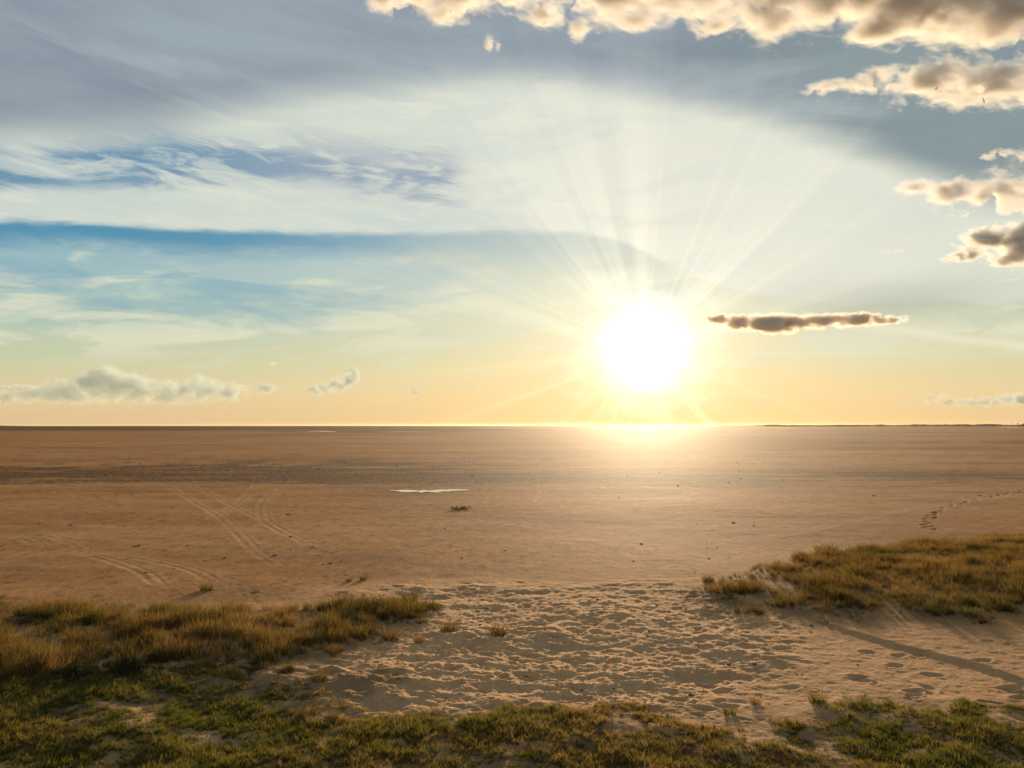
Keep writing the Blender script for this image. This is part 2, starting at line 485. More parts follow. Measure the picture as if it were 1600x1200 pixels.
def grid_mesh(name, P, nr, nc, closed=False):
    """quads over an nr x nc sheet of points"""
    i, j = np.meshgrid(np.arange(nr - 1), np.arange(nc if closed else nc - 1), indexing='ij')
    j2 = (j + 1) % nc
    F = np.stack([i * nc + j, i * nc + j2, (i + 1) * nc + j2, (i + 1) * nc + j], -1).reshape(-1, 4)
    me = bpy.data.meshes.new(name)
    me.vertices.add(len(P)); me.vertices.foreach_set('co', P.astype(np.float32).ravel())
    me.loops.add(F.size); me.loops.foreach_set('vertex_index', F.astype(np.int32).ravel())
    me.polygons.add(len(F)); me.polygons.foreach_set('loop_start', (np.arange(len(F)) * 4).astype(np.int32))
    me.polygons.foreach_set('use_smooth', np.ones(len(F), bool))
    me.update(calc_edges=True)
    return me


def material(name):
    m = bpy.data.materials.new(name); m.use_nodes = True
    m.node_tree.nodes.clear()
    return m, G(m.node_tree)


def sand_material():
    m, g = material('sand')
    out = g.N.new('ShaderNodeOutputMaterial'); b = g.N.new('ShaderNodeBsdfPrincipled')
    g.L.new(b.outputs[0], out.inputs[0])
    pos = V(g, g.N.new('ShaderNodeNewGeometry').outputs['Position'])
    x, y, z = g.sep(pos)
    wet = g.attr('wet'); track = g.attr('track'); soil = g.attr('soil'); loose = g.attr('loose')
    n1 = g.noise(pos, 0.35, 5, 0.6); n2 = g.noise(pos, 3.0, 5, 0.65); n3 = g.noise(pos, 38.0, 3, 0.6)
    nl = g.noise(g.xyz(x * 0.02, y * 0.05, 0.0), 1.0, 5, 0.6)
    flat = g.ramp(n1, [(0.3, (0.285, 0.140, 0.058)), (0.7, (0.390, 0.205, 0.088))])
    flat = g.mix(g.ss(0.40, 0.65, nl), flat, (0.28, 0.118, 0.042))
    loosec = g.ramp(n2, [(0.3, (0.400, 0.228, 0.115)), (0.7, (0.560, 0.335, 0.175))])
    s1 = g.noise(g.xyz(x * 3.4, y * 1.7, 0.0), 1.0, 7, 0.80); s2 = g.noise(g.xyz(x * 0.25, y * 0.5, 3.0), 1.0, 5, 0.65)
    flat = g.mix(g.ss(0.52, 0.61, s1) * 0.75, flat, (0.120, 0.066, 0.034))
    flat = g.mix(g.ss(0.48, 0.38, s1) * 0.55, flat, (0.420, 0.235, 0.105))
    s3 = g.noise(g.xyz(x * 0.035, y * 0.13, 7.0), 1.0, 6, 0.68)
    flat = g.mix(g.ss(0.50, 0.64, s3) * 0.55, flat, (0.165, 0.085, 0.038))
    flat = g.mix(g.ss(0.48, 0.36, s3) * 0.40, flat, (0.410, 0.225, 0.095))
    flat = g.mix(g.ss(0.50, 0.66, s2) * 0.50, flat, (0.180, 0.098, 0.048))
    loosec = g.mix(g.ss(0.55, 0.72, g.noise(pos, 0.9, 5, 0.7)) * 0.5, loosec, (0.240, 0.145, 0.085))
    col = g.mix(loose, flat, loosec)
    col = g.mix(track * 0.45, col, (0.46, 0.29, 0.15))
    col = g.mix(g.ss(0.55, 0.75, n2) * 0.25, col, (0.20, 0.13, 0.08))
    col = g.mix(g.ss(0.60, 0.72, n3) * 0.60, col, (0.14, 0.085, 0.050))
    n5 = g.noise(pos, 20.0, 5, 0.75)
    col = g.mix(g.ss(0.57, 0.66, n5) * 0.55, col, (0.15, 0.088, 0.052))
    col = g.mix(g.ss(0.44, 0.34, n5) * loose * 0.5, col, (0.62, 0.42, 0.25))
    col = g.mix(soil * 0.75, col, (0.085, 0.060, 0.034))
    wet = wet * (0.55 + 0.75 * g.ss(0.44, 0.56, s1))
    col = g.mix(g.mn(wet, 1.0) * 0.90, col, (0.055, 0.034, 0.022))
    g.L.new(col.s, b.inputs['Base Color'])
    rough = 0.88 + loose * 0.1
    g.put(b.inputs['Roughness'], rough)
    b.inputs['Specular IOR Level'].default_value = 0.007
    bump = g.N.new('ShaderNodeBump'); bump.inputs['Distance'].default_value = 0.02
    hgt = n2 * 0.45 + n3 * 0.55 + g.noise(pos, 14.0, 5, 0.75) * 0.75
    g.put(bump.inputs['Height'], hgt); bump.inputs['Strength'].default_value = 0.55
    g.L.new(bump.outputs[0], b.inputs['Normal'])
    return m


def build_ground():
    nfine, nr1, nr2 = 1000, 640, 120
    fine = np.linspace(R(-39), R(39), nfine)
    rest = np.concatenate([np.linspace(R(39), R(321), 60)[1:-1]])
    A = np.concatenate([fine, rest]); nc = len(A)
    s = np.concatenate([np.linspace(620, 60, nr1), np.geomspace(60, 0.13, nr2)[1:]])
    rad = np.concatenate([[0.4, 1.5, 3.0, 4.5, 5.6], CAM_H * FPX / s])
    nr = len(rad); ns0 = 5
    AA, RR = np.meshgrid(A, rad)
    x, y = (RR * np.sin(AA)).ravel(), (RR * np.cos(AA)).ravel()
    h = height(x, y)
    # footprints and hoof-marks: every mark is a dent with a thrown-up rim
    Z = h.reshape(nr, nc); X2, Y2 = x.reshape(nr, nc), y.reshape(nr, nc)

    def dent(px, py, a, b, ang, depth, rim=0.45):
        rr = math.hypot(px, py); th = math.atan2(px, py)
        e = max(a, b) * 2.4
        i0, i1 = np.searchsorted(rad, [rr - e, rr + e])
        da = e / rr
        j0, j1 = np.searchsorted(fine, [th - da, th + da])
        if i1 <= i0 or j1 <= j0: return
        gx, gy = X2[i0:i1, j0:j1] - px, Y2[i0:i1, j0:j1] - py
        u = (gx * math.cos(ang) + gy * math.sin(ang)) / a
        v = (-gx * math.sin(ang) + gy * math.cos(ang)) / b
        q = np.sqrt(u * u + v * v) + 0.22 * noise2(gx * 9 + px * 9, gy * 9 + py * 9, 77) + 0.10 * noise2(gx * 30, gy * 30 + py * 5, 78)
        Z[i0:i1, j0:j1] += -depth * sstep(1.15, 0.35, q) + depth * rim * np.exp(-((q - 1.35) / 0.35) ** 2)

    r2 = np.random.default_rng(21)
    TP = np.array(TRAMPLE)
    n = 0
    for _ in range(9000):
        px, py = gpt(r2.uniform(380, 1680), 0.0 + r2.uniform(905, 1140))
        dd = sdf(TRAMPLE, np.array([px]), np.array([py]))[0]
        p = 1.0 if dd < -0.2 else (0.35 if dd < 0.6 else 0.03)
        if r2.random() > p * 0.085 * max(0.0, 1 + 2.2 * float(noise2(px * 0.55, py * 0.55, 45))): continue
        sc = 0.35 + 0.75 * r2.random() ** 1.8
        dent(px, py, 0.15 * sc, 0.075 * sc, r2.uniform(0, math.pi), r2.uniform(0.012, 0.045) * sc, r2.uniform(0.05, 0.4))
        n += 1
    for X0, Y0 in [(1355, 1018), (1340, 1055), (1345, 1060), (1405, 1023), (1440, 1022), (1455, 1052), (1570, 1072), (1590, 1078), (1585, 1070), (1548, 1096), (1535, 1035),
                   (1400, 1038), (1235, 1072), (1130, 1078), (1098, 1106), (1140, 1102), (1102, 1050), (1105, 1068), (1060, 1092)]:
        px, py = gpt(X0, Y0); dent(px, py, 0.13, 0.075, r2.uniform(-0.5, 0.5), 0.035, 0.12)
    TA = np.array(TRAIL); seg = np.concatenate([[0], np.cumsum(np.hypot(*np.diff(TA, axis=0).T))])
    for k, t in enumerate(np.arange(0, seg[-1], 0.42)):
        px, py = np.interp(t, seg, TA[:, 0]), np.interp(t, seg, TA[:, 1])
        dent(px + (0.09 if k % 2 else -0.09) + r2.normal(0, 0.03), py + r2.normal(0, 0.05), 0.085, 0.17, 0.2, 0.04, 0.3)
    h = Z.ravel()
    # ruts
    track = np.zeros_like(h)
    rr = np.hypot(x, y)
    sel = np.where((rr > 14) & (rr < 70) & (y > 0))[0]
    for tl in TRACKS:
        T = np.array(tl)
        k = sel[(x[sel] > T[:, 0].min() - 2) & (x[sel] < T[:, 0].max() + 2) & (y[sel] > T[:, 1].min() - 2) & (y[sel] < T[:, 1].max() + 2)]
        if not len(k): continue
        d = polydist(tl, x[k], y[k])
        wd = 0.07 + 0.0016 * rr[k]
        brk = np.clip(0.80 + 0.6 * fbm(x[k] * 0.35, y[k] * 0.35, 5, 81, 0.7), 0, 1)
        prof = np.exp(-((d - wd * 1.1) / (wd * 0.45)) ** 2)
        rim = np.exp(-((d - wd * 2.1) / (wd * 0.45)) ** 2) + 0.6 * np.exp(-(d / (wd * 0.4)) ** 2)
        h[k] += brk * (-0.0055 * prof + 0.003 * rim)
        track[k] = np.maximum(track[k], brk * np.clip(prof + 0.5 * rim, 0, 1))
    wet = np.where(y > 5, wet_mask(x, y), 0)
    soil = np.zeros_like(h); loose = np.zeros_like(h)
    m = rr < 45
    dl = np.minimum(np.minimum(sdf(LEFT_BANK, x[m], y[m]), sdf(RIGHT_BANK, x[m], y[m])), sdf(TURF, x[m], y[m]))
    brk = fbm(x[m] * 1.6, y[m] * 1.6, 4, 91)
    soil[m] = sstep(0.55, -0.4, dl + 0.35 * brk) * np.clip(0.75 + 0.5 * brk, 0.1, 1)
    dirt = sdf(W([(300, 1040), (380, 1048), (470, 1050), (620, 1062), (640, 1078), (600, 1092), (520, 1096), (470, 1085), (380, 1068)]), x[m], y[m])
    soil[m] = np.maximum(soil[m], 0.75 * sstep(0.25, -0.25, dirt + 0.4 * brk))
    loose[m] = sstep(1.5, -0.8, sdf(TRAMPLE, x[m], y[m]) + 0.6 * brk)
    loose[m] = np.maximum(loose[m], 0.8 * sstep(16.5, 12.0, rr[m]))
    me = grid_mesh('ground', np.stack([x, y, h], 1), nr, nc, closed=True)
    set_attr(me, 'wet', wet); set_attr(me, 'track', track); set_attr(me, 'soil', soil); set_attr(me, 'loose', loose)
    o = bpy.data.objects.new('ground', me); C.objects.link(o)
    me.materials.append(sand_material())
    o['kind'] = 'structure'; o['label'] = 'wide sandy flat with tyre tracks, footprints and dark damp bands'
    return o


ground = build_ground()


def tag(o, label, cat=None, group=None, kind=None):
    o['label'] = label
    if cat: o['category'] = cat
    if group: o['group'] = group
    if kind: o['kind'] = kind
    return o


def link(name, me, mat=None, loc=(0, 0, 0)):
    o = bpy.data.objects.new(name, me); C.objects.link(o); o.location = loc
    if mat and not me.materials: me.materials.append(mat)
    return o


def poly_mesh(name, verts, faces, smooth=True):
    me = bpy.data.meshes.new(name)
    me.from_pydata([tuple(v) for v in verts], [], faces)
    if smooth: me.polygons.foreach_set('use_smooth', np.ones(len(me.polygons), bool))
    return me


# ------------------------------------------------------------------ water
def water_material():
    m, g = material('water')
    out = g.N.new('ShaderNodeOutputMaterial'); b = g.N.new('ShaderNodeBsdfPrincipled')
    b.inputs['Base Color'].default_value = (0.50, 0.42, 0.32, 1); b.inputs['Roughness'].default_value = 0.03
    b.inputs['IOR'].default_value = 1.33
    g.L.new(b.outputs[0], out.inputs[0])
    return m


WATER = water_material()


def build_water():
    # the shallow lagoon lying along the horizon: near edge by azimuth, far edge at the end of the plain
    azs = np.linspace(-44, 44, 500)
    near = np.interp(azs, [-44, -34, -20, -8, 2, 8, 14, 20, 26, 33, 44], [5200, 5600, 7500, 9500, 9500, 8500, 5200, 2300, 1500, 1250, 1100])
    near = near * (1 + 0.10 * fbm(azs * 0.6, azs * 0, 4, 7))
    vs = []
    for a, n in zip(azs, near):
        for d in (n, 0.5 * (n + 12000), 12000, 26000):
            vs.append((math.sin(R(a)) * d, math.cos(R(a)) * d, 0.30))
    fs = [(i * 4 + k, i * 4 + k + 1, i * 4 + k + 5, i * 4 + k + 4) for i in range(len(azs) - 1) for k in range(3)]
    o = link('water', poly_mesh('water', vs, fs), WATER)
    tag(o, 'thin bright strip of shallow water along the horizon', kind='structure')

    def pool(name, mid, half, label, z, seed):
        L = smooth_line(W(mid), 10)
        n = len(L); up, lo = [], []
        for i, (x, y) in enumerate(L):
            t = i / (n - 1)
            w = half * (math.sin(math.pi * min(max(t, 0.02), 0.98)) ** 0.6) * (1 + 0.6 * float(noise2(i * 0.35, seed, 3)))
            up.append((x, y + w, z)); lo.append((x, y - w * 0.8 * (1 + 0.5 * float(noise2(i * 0.4, seed, 5))), z))
        vs = up + lo
        fs = [(i, i + 1, n + i + 1, n + i) for i in range(n - 1)]
        o = link(name, poly_mesh(name, vs, fs), WATER)
        tag(o, label, kind='structure')
    pool('puddle', [(608, 766.5), (640, 767.5), (668, 767.8), (700, 766.5), (734, 765.5)], 0.85, 'long thin bright puddle on the flat, left of the sun', 0.004, 1.3)
    pool('puddle', [(455, 674.5), (490, 674), (525, 675)], 14.0, 'far narrow puddle glinting near the left horizon', 0.10, 2.7)
    pool('puddle', [(585, 675.5), (640, 675), (700, 675.5)], 10.0, 'far narrow puddle glinting just left of the sun, near the horizon', 0.10, 4.1)


build_water()


# ------------------------------------------------------------------ far shore with its trees
def build_far_shore():
    m, g = material('far_land')
    out = g.N.new('ShaderNodeOutputMaterial'); b = g.N.new('ShaderNodeBsdfDiffuse'); b.inputs[0].default_value = (0.16, 0.11, 0.07, 1)
    g.L.new(b.outputs[0], out.inputs[0])
    tm, g = material('far_foliage')
    out = g.N.new('ShaderNodeOutputMaterial'); b = g.N.new('ShaderNodeBsdfDiffuse'); b.inputs[0].default_value = (0.07, 0.075, 0.04, 1)
    g.L.new(b.outputs[0], out.inputs[0])

    def shore(a0, a1, D, hs, label):
        azs = np.linspace(a0, a1, 160); vs = []
        for i, a in enumerate(azs):
            t = i / 159.0
            h = hs * (0.55 + 0.45 * t) * (1 + 0.35 * float(fbm(a * 1.5, 0.3, 3, 5))) * min(1.0, 8 * t + 0.05)
            for d, z in ((D, -0.6), (D + 30, h * 0.8), (D + 160, h), (D + 600, -0.6)):
                vs.append((math.sin(R(a)) * d, math.cos(R(a)) * d, z))
        fs = [(i * 4 + k, i * 4 + k + 1, i * 4 + k + 5, i * 4 + k + 4) for i in range(159) for k in range(3)]
        tag(link('far_shore', poly_mesh('far_shore', vs, fs), m), label, kind='structure')
    shore(14, 44, 4300, 11.0, 'low far shore beyond the water at right')
    shore(-31, -44, 5200, 6.0, 'low far shore on the left horizon')

    def far_tree(r, hgt, wid):
        vs, fs = [], []
        def leafball(cx, cz, rad):
            k = len(vs)
            for _ in range(16):
                u = r.normal(size=3); u /= np.linalg.norm(u); p = np.array([cx, 0, cz]) + u * rad * r.uniform(0.4, 1.0)
                a = r.normal(size=3); a /= np.linalg.norm(a); c = np.cross(a, u); s_ = rad * 0.55
                j = len(vs); vs.extend([p - a * s_, p + c * s_, p + a * s_, p - c * s_]); fs.append((j, j + 1, j + 2, j + 3))
        for _ in range(5):
            leafball(r.uniform(-0.35, 0.35) * wid, hgt * r.uniform(0.5, 0.85), hgt * r.uniform(0.16, 0.28))
        ct = (vs, fs)
        tv, tf = [], []
        for k in range(5):
            a = k * math.tau / 5
            tv += [(0.05 * hgt * math.cos(a), 0.05 * hgt * math.sin(a), -1.0), (0.02 * hgt * math.cos(a), 0.02 * hgt * math.sin(a), hgt * 0.7)]
        tf = [(2 * k, 2 * ((k + 1) % 5), 2 * ((k + 1) % 5) + 1, 2 * k + 1) for k in range(5)]
        return ct, (tv, tf)
    r = np.random.default_rng(5)
    for i in range(46):
        X = 1400 + i * 4.9 + r.uniform(-4, 4) if i < 42 else 1310 + (i - 42) * 22
        a, _ = azel(X, 660)
        D = 4400.0; hh = r.uniform(4.0, 8.0) if i < 42 else r.uniform(3.5, 5)
        (cv, cf), (tv, tf) = far_tree(r, hh, hh * r.uniform(0.8, 2.2))
        e = bpy.data.objects.new('tree', None); C.objects.link(e)
        t = (a - 14) / 30
        e.location = (math.sin(R(a)) * D, math.cos(R(a)) * D, 11.0 * (0.55 + 0.45 * t) * 0.7)
        tag(e, 'tiny tree on the far shore, ' + ('set apart at its thin left end' if i >= 42 else 'nearest the right picture edge' if X > 1560 else 'left of the low cloud bank' if X < 1440 else 'under the low cloud bank'), 'tree', 'trees along the far shore')
        c = link('crown', poly_mesh('crown', cv, cf, False), tm); c.parent = e
        k = link('trunk', poly_mesh('trunk', tv, tf), tm); k.parent = e


build_far_shore()


# ------------------------------------------------------------------ clouds
def cloud_material(c0, axes, m, field, density, color, aniso, absorb, acol, edge, scale, seed, streak, namp, thr):
    """vapour that thins out towards the outline of its heaps, torn by noise; lengths in units of m"""
    mt, g = material('cloud_vapour')
    out = g.N.new('ShaderNodeOutputMaterial')
    pos = V(g, g.N.new('ShaderNodeNewGeometry').outputs['Position'])
    p = g.vm('SCALE', g.vm('SUBTRACT', pos, tuple(c0)), 1.0 / m)
    u, w, d = (g.vm('DOT_PRODUCT', p, tuple(a)) for a in axes)
    e = None
    for (bu, bw, rx, ry, rz) in field:
        q = g.vm('LENGTH', g.xyz((u - bu) * (1.0 / rx), (w - bw) * (1.0 / ry), d * (1.0 / rz)))
        k = 1.0 - q
        e = k if e is None else g.m('SMOOTH_MAX', e, k, 0.25)
    f1 = g.noise(g.xyz(u * (1.0 / (scale * streak)) + w * (0.5 / scale), w * (1.0 / scale), d * (1.0 / scale) + seed * 3.7), 1.0, 7, 0.70, 0.3)
    dn = g.ss(0.0, edge, e * 1.3 - thr + (f1 - 0.5) * namp) * density
    s_ = g.N.new('ShaderNodeVolumeScatter'); s_.inputs['Color'].default_value = tuple(color) + (1,)
    s_.inputs['Anisotropy'].default_value = aniso; g.put(s_.inputs['Density'], dn)
    a_ = g.N.new('ShaderNodeVolumeAbsorption'); a_.inputs['Color'].default_value = tuple(acol) + (1,); g.put(a_.inputs['Density'], dn * absorb)
    ad = g.N.new('ShaderNodeAddShader'); g.L.new(s_.outputs[0], ad.inputs[0]); g.L.new(a_.outputs[0], ad.inputs[1])
    g.L.new(ad.outputs[0], out.inputs['Volume'])
    mt.cycles.volume_step_rate = 0.35
    return mt


def ico(sub):
    import bmesh
    bm = bmesh.new(); bmesh.ops.create_icosphere(bm, subdivisions=sub, radius=1.0)
    bm.verts.ensure_lookup_table()
    v = np.array([q.co[:] for q in bm.verts]); f = np.array([[w.index for w in p.verts] for p in bm.faces]); bm.free()
    return v, f


ICO = ico(2)


def cloud(label, blobs, D, tau=0.20, color=(0.88, 0.88, 0.84), aniso=0.10, absorb=0.24, acol=(0.70, 0.62, 0.50), edge=1.4, seed=0, group=None, deep=1.3, streak=1.5, grain=0.8, namp=2.8, thr=0.42):
    """vapour in a lumpy skin; blobs are heaps (X, Y, half width, half height) as seen at distance D"""
    r = np.random.default_rng(seed + 100)
    X0, Y0 = sum(b[0] for b in blobs) / len(blobs), sum(b[1] for b in blobs) / len(blobs)
    v0 = ray(X0, Y0); c0 = v0 * D
    m = D / (FPX / (ray(X0, Y0)[1] * math.cos(PITCH) + ray(X0, Y0)[2] * math.sin(PITCH)))    # one photo pixel at that distance
    right = np.array([v0[1], -v0[0], 0]); right /= np.linalg.norm(right)
    up = np.cross(right, v0)
    field, vs, fs, off = [], [], [], 0
    bv, bf = ICO
    for (bx, by, rx, ry) in blobs:
        p = ray(bx, by); p = p * (D / (p @ v0)) - c0
        bu, bw = p @ right / m, p @ up / m
        rx, ry = rx + ry * 0.35, ry * 1.38
        rz = max(ry * deep, min(rx, ry * 2.0) * 0.7)
        field.append((bu, bw, rx, ry, rz))
        n = max(6, int(9 * rx / ry))
        for _ in range(n):
            th = r.uniform(0, math.tau); q = math.sqrt(r.uniform(0, 1)) * 0.92
            s_ = ry * r.uniform(0.38, 0.62)
            a = np.array([bu + q * math.cos(th) * (rx - s_ * 0.4), bw + q * math.sin(th) * (ry - s_ * 0.4), r.uniform(-1, 1) * (rz - s_ * 0.4) * math.sqrt(1 - q * q)])
            vs.append(bv * s_ + a); fs.append(bf + off); off += len(bv)
    P = np.concatenate(vs)
    me = bpy.data.meshes.new('tmp'); me.from_pydata(P.tolist(), [], np.concatenate(fs).tolist())
    t = bpy.data.objects.new('tmp', me); C.objects.link(t)
    size = float(np.mean([b[3] for b in blobs]))
    md = t.modifiers.new('fuse', 'REMESH'); md.mode = 'VOXEL'; md.voxel_size = max(0.9, size * 0.10); md.adaptivity = 0
    me2 = bpy.data.meshes.new_from_object(t.evaluated_get(bpy.context.evaluated_depsgraph_get()))
    bpy.data.objects.remove(t); bpy.data.meshes.remove(me)
    n = len(me2.vertices)
    co = np.empty(n * 3, np.float32); me2.vertices.foreach_get('co', co); q = co.reshape(-1, 3).astype(float)
    no = np.empty(n * 3, np.float32); me2.vertices.foreach_get('normal', no); no = no.reshape(-1, 3)
    a, f = 0.22 * size, 1.6 / size
    dsp = np.zeros(n)
    for o_ in range(3):
        dsp += a * noise3(q * f + seed * 7.7, seed + o_); a *= 0.55; f *= 2.1
    q = q + no * dsp[:, None]
    q = (q[:, :1] * right + q[:, 1:2] * up + q[:, 2:] * v0) * m
    me2.vertices.foreach_set('co', q.astype(np.float32).ravel()); me2.update()
    me2.flip_normals() if np.linalg.det(np.stack([right, up, v0])) < 0 else None
    me2.name = 'cloud'; me2.materials.clear()
    mat = cloud_material(c0, (right, up, v0), m, field, tau / m, color, aniso, absorb, acol, edge, size * grain, seed, streak, namp, thr)
    return tag(link('cloud', me2, mat, tuple(c0)), label, 'cloud', group)


def build_clouds():
    g1 = 'ragged bright clouds along the top edge of the sky'
    # ragged row along the top of the picture
    cloud('ragged cream cloud at the top edge, leftmost of the row', [(640, -22, 80, 44), (720, -12, 70, 46), (600, -20, 34, 40), (690, 20, 36, 22)], 2700, seed=1, group=g1)
    cloud('small torn cream scrap hanging just below the top row', [(764, 66, 9, 17), (778, 70, 6, 12)], 2700, seed=2, group=g1, tau=0.10)
    cloud('broad cream cloud in the middle of the top edge', [(800, -26, 60, 44), (880, -20, 80, 50), (960, -10, 80, 54), (1050, -18, 80, 54), (850, 20, 34, 26), (905, 40, 22, 24), (990, 30, 50, 22)], 2600, seed=3, group=g1)
    cloud('cream cloud with slanting streaks at the top, right of the middle', [(1120, -12, 70, 54), (1210, 0, 70, 58), (1290, -8, 66, 60), (1205, 44, 38, 26), (1120, 38, 36, 18)], 2500, seed=4, group=g1)
    cloud('big brown-topped cloud in the top right corner', [(1350, -26, 70, 70), (1420, -20, 90, 76), (1520, -10, 110, 72), (1640, -10, 90, 70), (1370, 50, 66, 26), (1470, 30, 80, 40), (1560, 30, 60, 40)], 2400, seed=5, tau=0.26, deep=1.8, group=g1)
    cloud('long wedge-shaped cloud with a brown top under the top right corner', [(1300, 132, 64, 15), (1370, 124, 70, 26), (1450, 124, 80, 38), (1540, 128, 90, 42), (1640, 130, 80, 42), (1475, 105, 50, 18)], 3600, seed=6, tau=0.24)
    g2 = 'stacked clouds at the right edge'
    cloud('small pale cloud at the right edge, above the stacked brown ones', [(1560, 240, 40, 10), (1620, 240, 50, 16)], 4600, seed=7, group=g2)
    cloud('cream-sided cloud with a brown top at the right edge', [(1435, 290, 46, 15), (1490, 300, 64, 26), (1560, 304, 70, 38), (1640, 304, 60, 44)], 4800, seed=8, tau=0.24, group=g2)
    cloud('darkest brown cloud at the right edge, lowest of the stack', [(1545, 374, 60, 24), (1610, 376, 70, 40), (1510, 400, 46, 12), (1580, 400, 60, 18)], 6000, seed=9, tau=0.6, group=g2)
    cloud('long flat brown cloud with glowing edges right of the sun', [(1125, 498, 40, 9), (1172, 503, 60, 14), (1205, 507, 56, 16), (1240, 505, 60, 12), (1290, 501, 60, 11), (1340, 499, 60, 11), (1385, 500, 34, 7)], 9000, seed=10, tau=0.36, absorb=0.40, acol=(0.74, 0.56, 0.36), deep=2.2, color=(0.9, 0.9, 0.88), aniso=0.28, edge=1.2, grain=0.9, streak=1.7, namp=2.0, thr=0.14)
    g3 = 'small bright scraps round the sun'
    for i, (x, y, w, h, t) in enumerate([(870, 509, 11, 4, 'tiny bright cloud scrap furthest left of the sun, on the upper level'), (925, 507, 22, 4, 'thin bright cloud streak just upper left of the sun'),
                                         (897, 530, 16, 4, 'thin bright cloud streak left of the sun, on the lower level'), (940, 533, 12, 4, 'tiny dark-cored cloud scrap touching the left of the sun'),
                                         (1085, 535, 16, 4, 'thin bright cloud scrap touching the right of the sun'), (1100, 492, 10, 6, 'bright cloud puff at the left end of the long brown cloud'),
                                         (1413, 495, 14, 6, 'cream cloud puff at the right end of the long brown cloud')]):
        cloud(t, [(x - w * 0.4, y, w * 0.6, h * 0.8), (x + w * 0.3, y - 1, w * 0.7, h)], 9500, seed=20 + i, tau=0.16, group=g3)
    g4 = 'small fair-weather scraps over the right half'
    for i, (x, y, w, h, t) in enumerate([(1510, 517, 18, 4, 'small pale cloud scrap right of the long brown cloud'), (1540, 519, 9, 2.5, 'tiny pale cloud scrap at the end of the vapour streak'),
                                         (1575, 438, 24, 4, 'thin pale scrap below the darkest cloud at the right edge'), (1395, 393, 28, 5, 'faint pale wisp left of the darkest cloud at the right edge')]):
        cloud(t, [(x - w * 0.4, y, w * 0.6, h * 0.8), (x + w * 0.3, y - 1, w * 0.7, h)], 9000, seed=40 + i, tau=0.08, group=g4)
    # far heaps over the horizon
    hz = dict(color=(0.80, 0.88, 0.88), acol=(0.46, 0.64, 0.58), absorb=0.36, aniso=-0.10, edge=0.7, thr=0.22, namp=2.2, streak=1.2, deep=1.6)
    cloud('long heaped grey cloud bank low over the left horizon', [(110, 612, 60, 20), (165, 598, 30, 26), (205, 604, 34, 22), (130, 600, 22, 18), (270, 610, 60, 18), (318, 606, 30, 22), (360, 612, 40, 18), (60, 616, 50, 14), (230, 620, 150, 14), (145, 594, 14, 18), (163, 584, 10, 14)], 24000, seed=50, tau=0.060, **hz)
    g5 = 'small heaped clouds low over the left horizon'
    cloud('grey cloud at the left edge low over the horizon', [(-10, 608, 40, 8), (30, 605, 22, 6), (5, 622, 26, 12)], 24000, seed=51, tau=0.100, group=g5, **hz)
    cloud('single heaped cloud leaning right, over the horizon left of centre', [(500, 608, 26, 9), (530, 602, 20, 12), (548, 590, 16, 14), (552, 582, 10, 10)], 24000, seed=52, tau=0.120, group=g5, **hz)
    cloud('small round cloud between the long bank and the leaning cloud', [(418, 606, 17, 9), (412, 609, 12, 6)], 24000, seed=53, tau=0.120, group=g5, **hz)
    cloud('tiny white cloud above the gap right of the long bank', [(426, 568, 11, 5)], 24000, seed=54, tau=0.08, group=g5)
    cloud('tiny white wisp upper right of the tiny white cloud', [(457, 561, 6, 3)], 24000, seed=55, tau=0.08, group=g5)
    cloud('small flat cloud low over the horizon between the leaning cloud and the sun', [(648, 612, 17, 5)], 24000, seed=56, tau=0.140, group=g5, **hz)
    cloud('faint flat scrap low over the horizon nearer the sun', [(742, 609, 18, 3)], 24000, seed=57, tau=0.080, group=g5, **hz)
    cloud('tiny low scrap just right of the leaning cloud', [(605, 605, 16, 3)], 24000, seed=58, tau=0.100, group=g5, **hz)
    cloud('low grey-green cloud bank over the right horizon', [(1420, 632, 30, 5), (1470, 625, 36, 11), (1530, 628, 46, 9), (1600, 624, 50, 12), (1680, 626, 50, 12)], 26000, seed=60, tau=0.100, **hz)
    cloud('faint flat cloud low over the horizon right of the sun', [(1190, 626, 34, 5), (1252, 622, 9, 4)], 26000, seed=61, tau=0.060, **hz)


build_clouds()


# ------------------------------------------------------------------ the air: thin salt haze over the plain
def build_haze():
    hx, lo, hi = 31000.0, -2.0, 21.0
    v = [(x, y, z) for z in (lo, hi) for x, y in ((-hx, -hx), (hx, -hx), (hx, hx), (-hx, hx))]
    f = [(3, 2, 1, 0), (4, 5, 6, 7), (0, 1, 5, 4), (1, 2, 6, 5), (2, 3, 7, 6), (3, 0, 4, 7)]
    m, g = material('haze')
    out = g.N.new('ShaderNodeOutputMaterial'); p = g.N.new('ShaderNodeVolumePrincipled')
    p.inputs['Color'].default_value = (0.95, 0.80, 0.58, 1); p.inputs['Density'].default_value = HAZE
    p.inputs['Anisotropy'].default_value = 0.72
    g.L.new(p.outputs[0], out.inputs['Volume'])
    o = link('haze', poly_mesh('haze', v, f, False), m)
    tag(o, 'thin warm haze over the whole plain', kind='stuff')


HAZE = 4.5e-6
build_haze()


